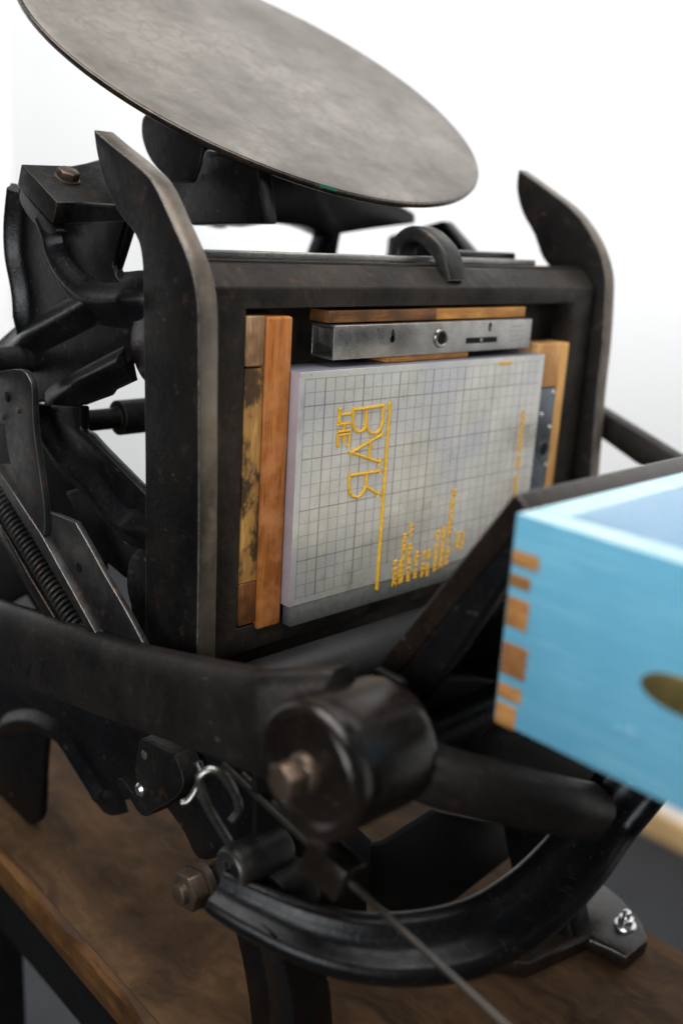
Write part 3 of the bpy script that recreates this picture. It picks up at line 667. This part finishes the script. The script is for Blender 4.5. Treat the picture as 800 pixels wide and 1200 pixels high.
c = U(461, 393, 'z', z0); link('key_slot', merge(qdark(c.x-.1, c.y, .14, .5), qdark(c.x-.1, c.y+.3, .28, .28)), M['black'], quoin, q0)
link('rivet', lathe((c.x+.2, c.y-.02, z0), (0, 0, -1), [(0, .16), (.04, .16), (.05, .08)], 12), M['wire'], quoin, q0)
c = U(564, 398, 'z', z0); link('key_slot', prism([(c.x-2.1, c.y-.22, z0-.012), (c.x+2.1, c.y-.2, z0-.012), (c.x+2.1, c.y+.28, z0-.012), (c.x-2.1, c.y+.28, z0-.012)], (0, 0, .3), 0), M['black'], quoin, q0)
link('slide_pin', lathe((c.x-.1, c.y+.02, z0), (0, 0, -1), [(0, .2), (.05, .2), (.06, .1)], 14), M['wire'], quoin, q0)
c = U(574, 383, 'z', z0); link('key_slot', merge(qdark(c.x, c.y, .2, .42)), M['black'], quoin, q0)
link('rivet', lathe((c.x+.05, c.y+.1, z0), (0, 0, -1), [(0, .12), (.05, .12)], 12), M['wire'], quoin, q0)
# faint scale marks on its right end
link('scale_marks', merge(*[prism([(24.6+dx*.34, -3.2+.42*r_, z0-.008), (24.75+dx*.34, -3.2+.42*r_, z0-.008), (24.75+dx*.34, -3.05+.42*r_, z0-.008), (24.6+dx*.34, -3.05+.42*r_, z0-.008)], (0, 0, .05), 0) for dx in range(6) for r_ in range(4)]), M['wire'], quoin, q0)
# second quoin, upright
q1 = (31.3, 17, ZB)
qz = thing('quoin', 'narrow speckled zinc quoin standing upright against the right side of the gridded base', 'quoin', q1)
link('bar', box((29.6, 2.95, 1.0), (33.15, 17, ZB), .12), M['zinc'], qz, q1)
c = U(637, 527, 'z', 1.0); c.x = 32.1
link('key_bush', lathe((c.x, c.y, 1.0), (0, 0, -1), [(-.2, .6), (.05, .66), (.12, .8), (.08, .98), (-.05, 1.0)], 30), M['zinc'], qz, q1)
link('key_hole', lathe((c.x, c.y, 1.0), (0, 0, -1), [(-.2, .62), (.03, .62)], 24), M['black'], qz, q1)
for px, py in ((648, 460), (648, 500), (634, 486), (644, 543)):
    c = U(px, py, 'z', 1.0); link('rivet', lathe((min(c.x, 32.8), c.y, 1.0), (0, 0, -1), [(0, .24), (.05, .22), (.08, .1)], 12), M['chrome'], qz, q1)

# gridded base with the printing plate
base = link('gridded_base', box((-.6, -.56, 0), (29.2, 17.62, ZB), .06, 2), M['grid'], None, (0, 0, 0))
for m_ in (M['base_side'], M['base_top']): base.data.materials.append(m_)
for p in base.data.polygons:
    if p.normal.x < -.6: p.material_index = 1
    elif p.normal.z > .6: p.material_index = 2
tag(base, 'thick aluminium base engraved with a grid of squares in the middle of the chase', 'plate base')
st = link('spacer_bar', box((-.3, 17.7, .12), (29.3, 19.35, 1.1), .05, 2), M['strip'], None, (0, 19.35, 1)); tag(st, 'dull grey metal bar directly under the gridded base', 'metal strip')
pl0 = (14, 16, 0)
plate = thing('printing_plate', 'amber relief printing plate with mirrored lettering THE BAR stuck on the gridded base', 'printing plate', pl0)
def pp_(x, y): return (330+x/6.667, 420+y/6.667)
def p2_(x, y): return (380+x/4.8, 450+y/4.8)
def rel(name, strokes, w=.13, parent=None):
    bms = []
    for s_ in strokes:
        pts = [U(p[0], p[1], 'z', -.03) for p in s_]
        if len(pts) > 2: pts = crom(pts, 3)
        bms.append(tube(pts, 1, prof=[(-w, -.09), (-w*.75, .09), (w*.75, .09), (w, -.09)]) if False else tube(pts, w, 8))
    return link(name, merge(*bms), M['photopolymer'], parent or plate, pl0)
B_ = lambda *a: [p2_(*q) for q in a]
rel('letter_b', [B_((158, 146), (334, 120)), B_((160, 130), (159, 160)), B_((334, 112), (331, 140)), B_((160, 146), (160, 225)), B_((160, 225), (172, 262), (205, 266), (228, 245), (233, 215)), B_((235, 150), (233, 215)), B_((234, 220), (245, 262), (280, 276), (312, 255), (325, 215)), B_((325, 215), (332, 122))], .14)
rel('letter_a', [B_((150, 385), (322, 282)), B_((150, 385), (312, 440)), B_((258, 325), (250, 415)), B_((324, 265), (318, 302)), B_((314, 418), (309, 458)), B_((142, 378), (148, 394))], .14)
rel('letter_r', [B_((140, 515), (312, 488)), B_((312, 473), (308, 503)), B_((141, 500), (139, 525)), B_((140, 515), (137, 590)), B_((137, 590), (155, 630), (192, 632), (222, 600), (232, 575)), B_((237, 503), (232, 575)), B_((232, 575), (300, 618)), B_((306, 600), (298, 634))], .14)
T_ = lambda *a: [pp_(*q) for q in a]
rel('letter_t', [T_((452, 395), (446, 497)), T_((449, 443), (540, 430)), T_((440, 400), (462, 395)), T_((436, 492), (458, 496))], .13)
rel('letter_h', [T_((436, 517), (537, 503)), T_((434, 575), (533, 560)), T_((487, 510), (484, 567)), T_((436, 507), (435, 527)), T_((537, 492), (536, 514))], .13)
rel('letter_e', [T_((432, 602), (532, 588)), T_((434, 602), (438, 690)), T_((484, 596), (480, 655)), T_((530, 588), (520, 685)), T_((428, 686), (448, 682)), T_((508, 684), (526, 678))], .13)
rel('rule', [[(456.7, 471), (441, 690.6)]], .15)
# columns of tiny mirrored text: short strokes packed down each line
def textline(p0_, p1_, wpx, seed):
    rnd = random.Random(seed); a3, b3 = U(*p0_, 'z', -.02), U(*p1_, 'z', -.02); d3 = b3-a3; ln = d3.length; t3 = d3.normalized(); s3 = Vector((0, 0, 1)).cross(t3)
    k = 0.; bms = []; h3 = wpx*.085
    while k < ln-.2:
        if rnd.random() < .08: k += .25; continue
        cw = .28
        o3 = a3+t3*k
        kind = rnd.randint(0, 4)
        segs = {0: [((0, -1), (0, 1)), ((1, -1), (1, 1)), ((0, 0), (1, 0))], 1: [((0, -1), (0, 1)), ((0, -1), (1, -1)), ((0, 1), (1, 1))],
                2: [((0, -1), (1, 1)), ((0, 1), (1, -1))], 3: [((0, -1), (0, 1)), ((0, 1), (1, 1)), ((1, 1), (1, 0)), ((1, 0), (0, 0))], 4: [((0, 1), (.5, -1)), ((.5, -1), (1, 1))]}[kind]
        for (u0, v0), (u1, v1) in segs:
            bms.append(tube([o3+t3*u0*cw+s3*v0*h3*.5, o3+t3*u1*cw+s3*v1*h3*.5], .085, 5))
        k += cw+.16
    return bms
cols = [((463, 657), (461, 687), 5), ((469, 657), (467, 687), 4), ((474, 626), (469.5, 684), 5), ((482, 613), (477, 682), 5.5), ((488.5, 647), (485, 680), 5), ((497, 646), (494, 675), 4), ((502.5, 645), (499.5, 674), 4.5),
        ((512.5, 623), (508, 671), 5), ((520, 618), (515, 668), 5), ((532, 573), (522, 662), 5.5), ((537, 624), (534, 650), 4), ((543, 623), (540, 645), 4), ((613, 482), (600, 610), 4.5)]
for i, (a3, b3, w3) in enumerate(cols):
    link('text_line', merge(*textline(a3, b3, w3, i)), M['photopolymer'], plate, pl0)
c = U(591.5, 425.5, 'z', 0); link('film_scrap', box((c.x-.9, c.y-.14, -.05), (c.x+.9, c.y+.12, -.002), .02), M['photopolymer'], plate, pl0)

# ================================================================ blue box
BX0, BZ1, BY0, BY1 = -6.1, -24.05, 3.0, 15.16; TW = 1.91; BX1 = 22; BZ0 = -48
b0 = (14, BY1, -36)
bx = thing('blue_box', 'blue painted wooden box with finger jointed corners in front of the press', 'box', b0)
def bpart(name, bm, mat, par=None): return link(name, bm, mat, par or bx, b0)
def wall_with_rim(name, a, b):
    o = bpart(name, box((a[0], BY0+.05, a[1]), (b[0], BY1, b[1]), .12), M['blue'])
    o.data.materials.append(M['blue_rim']); o.data.materials.append(M['blue_in'])
    for p in o.data.polygons:
        if p.normal.z > .6: p.material_index = 1
    return o
lw = wall_with_rim('side_board', (BX0, BZ0), (BX0+TW, BZ1))
for p in lw.data.polygons:
    if p.normal.x > .6: p.material_index = 2
bw = wall_with_rim('side_board', (BX0+TW+.01, BZ1-TW), (BX1, BZ1-.01))
for p in bw.data.polygons:
    if p.normal.y < -.6: p.material_index = 2
rw = wall_with_rim('side_board', (BX1-TW, BZ0), (BX1, BZ1-TW-.01))
for p in rw.data.polygons:
    if p.normal.x < -.6: p.material_index = 2
wall_with_rim('side_board', (BX0+TW+.01, BZ0), (BX1-TW-.01, BZ0+TW))
bpart('bottom_board', box((BX0+TW, BY1-5.0, BZ0+TW), (BX1-TW, BY1-4.2, BZ1-TW), .05), M['blue_in'])
# end grain of the finger joints: (top px, bottom px) along the corner
for y0_, y1_, l0, l1 in ((445, 486, 1.8, 2.1), (510, 545, 1.4, 1.7), (573, 655, 1.5, 2.3), (700, 790, 1.75, 2.0), (815, 856, 1.65, 1.9), (870, 930, 1.45, 1.9)):
    ya = U(588, 440+y0_/2.308+6, 'x', BX0).y; yb = U(588, 440+y1_/2.308+6, 'x', BX0).y
    rnd = random.Random(y0_); pts = []
    for k in range(9): f = k/8; pts.append((BX0-.06, ya+(yb-ya)*f, BZ1-l0+.06*math.sin(k*2.1+y0_)))
    pts += [(BX0-.06, yb, BZ1-.12), (BX0-.06, ya, BZ1-.12)]
    bpart('finger_joint', prism(pts, (.5, 0, 0), .03), M['wood_end'])
c = U(803, 818, 'x', BX0)
ring = []
bpart('finger_plate', prism([(BX0-.12, c.y+0.96*math.sin(i*math.pi/16), c.z+2.37*math.cos(i*math.pi/16)) for i in range(32)], (.4, 0, 0), .08), M['brass'])
for px, py, r in ((722, 853, .22), (738, 858, .3)):
    c = U(px, py, 'x', BX0); bpart('nail_head', lathe((BX0, c.y, c.z), (-1, 0, 0), [(-.1, r), (.03, r), (.05, r*.5)], 14), M['blue'])

# ================================================================ camera, light, world
cam = bpy.data.cameras.new('camera'); co = bpy.data.objects.new('camera', cam); COL.objects.link(co); sc.camera = co
cam.sensor_fit = 'VERTICAL'; cam.sensor_height = 36; cam.sensor_width = 24; cam.lens = F/1200*36
cam.clip_start = .02; cam.clip_end = 60
rx, ry, rz = (WV(R[0]), WV(R[1]), WV(R[2]))
m3 = Matrix((rx, -ry, -rz)).transposed(); co.matrix_world = Matrix.Translation(W(CAM)) @ m3.to_4x4()
cam.dof.use_dof = True; cam.dof.focus_distance = 75*S; cam.dof.aperture_fstop = 3.5; cam.dof.aperture_blades = 7

def area(name, pos, target, sx, sy, power, col=(1, 1, 1)):
    l = bpy.data.lights.new(name, 'AREA'); l.shape = 'RECTANGLE'; l.size = sx; l.size_y = sy; l.energy = power; l.color = col
    o = bpy.data.objects.new(name, l); COL.objects.link(o); o.location = pos
    o.rotation_euler = (Vector(target)-Vector(pos)).to_track_quat('-Z', 'Y').to_euler(); return o
ctr = W((12, 5, 0))
# large window to the left of the camera, another above right; two added lamps brighten the walls
area('window_left', ctr+Vector((-1.9, -.75, .35)), ctr, 1.3, .8, 36, (.93, .97, 1))
area('window_right', ctr+Vector((1.2, -1.7, 1.0)), ctr+Vector((0, 0, 0)), 1.0, .6, 9, (1, .96, .9))
area('wall_fill_light', W((0, 0, 0))+Vector((0, 0, 1.6)), W((WX, 0, 60))+Vector((0, 0, -.35)), 1.8, 1.2, 66, (1, 1, 1))  # added fill lamp, keeps the right-hand wall white
area('wall_fill_light', W((40, 0, 200))+Vector((0, 0, 1.5)), W((100, 0, bk))+Vector((0, 0, .2)), 1.8, 1.2, 42, (1, 1, 1))  # second added fill lamp, brightens the back wall
wd = bpy.data.worlds.new('World'); sc.world = wd; wd.use_nodes = True
bg = wd.node_tree.nodes['Background']; bg.inputs[0].default_value = (.85, .92, 1, 1); bg.inputs[1].default_value = .015
sc.view_settings.view_transform = 'Standard'; sc.view_settings.look = 'None'; sc.view_settings.exposure = 0; sc.view_settings.gamma = 1
sc.render.film_transparent = False
sc.cycles.use_denoising = True
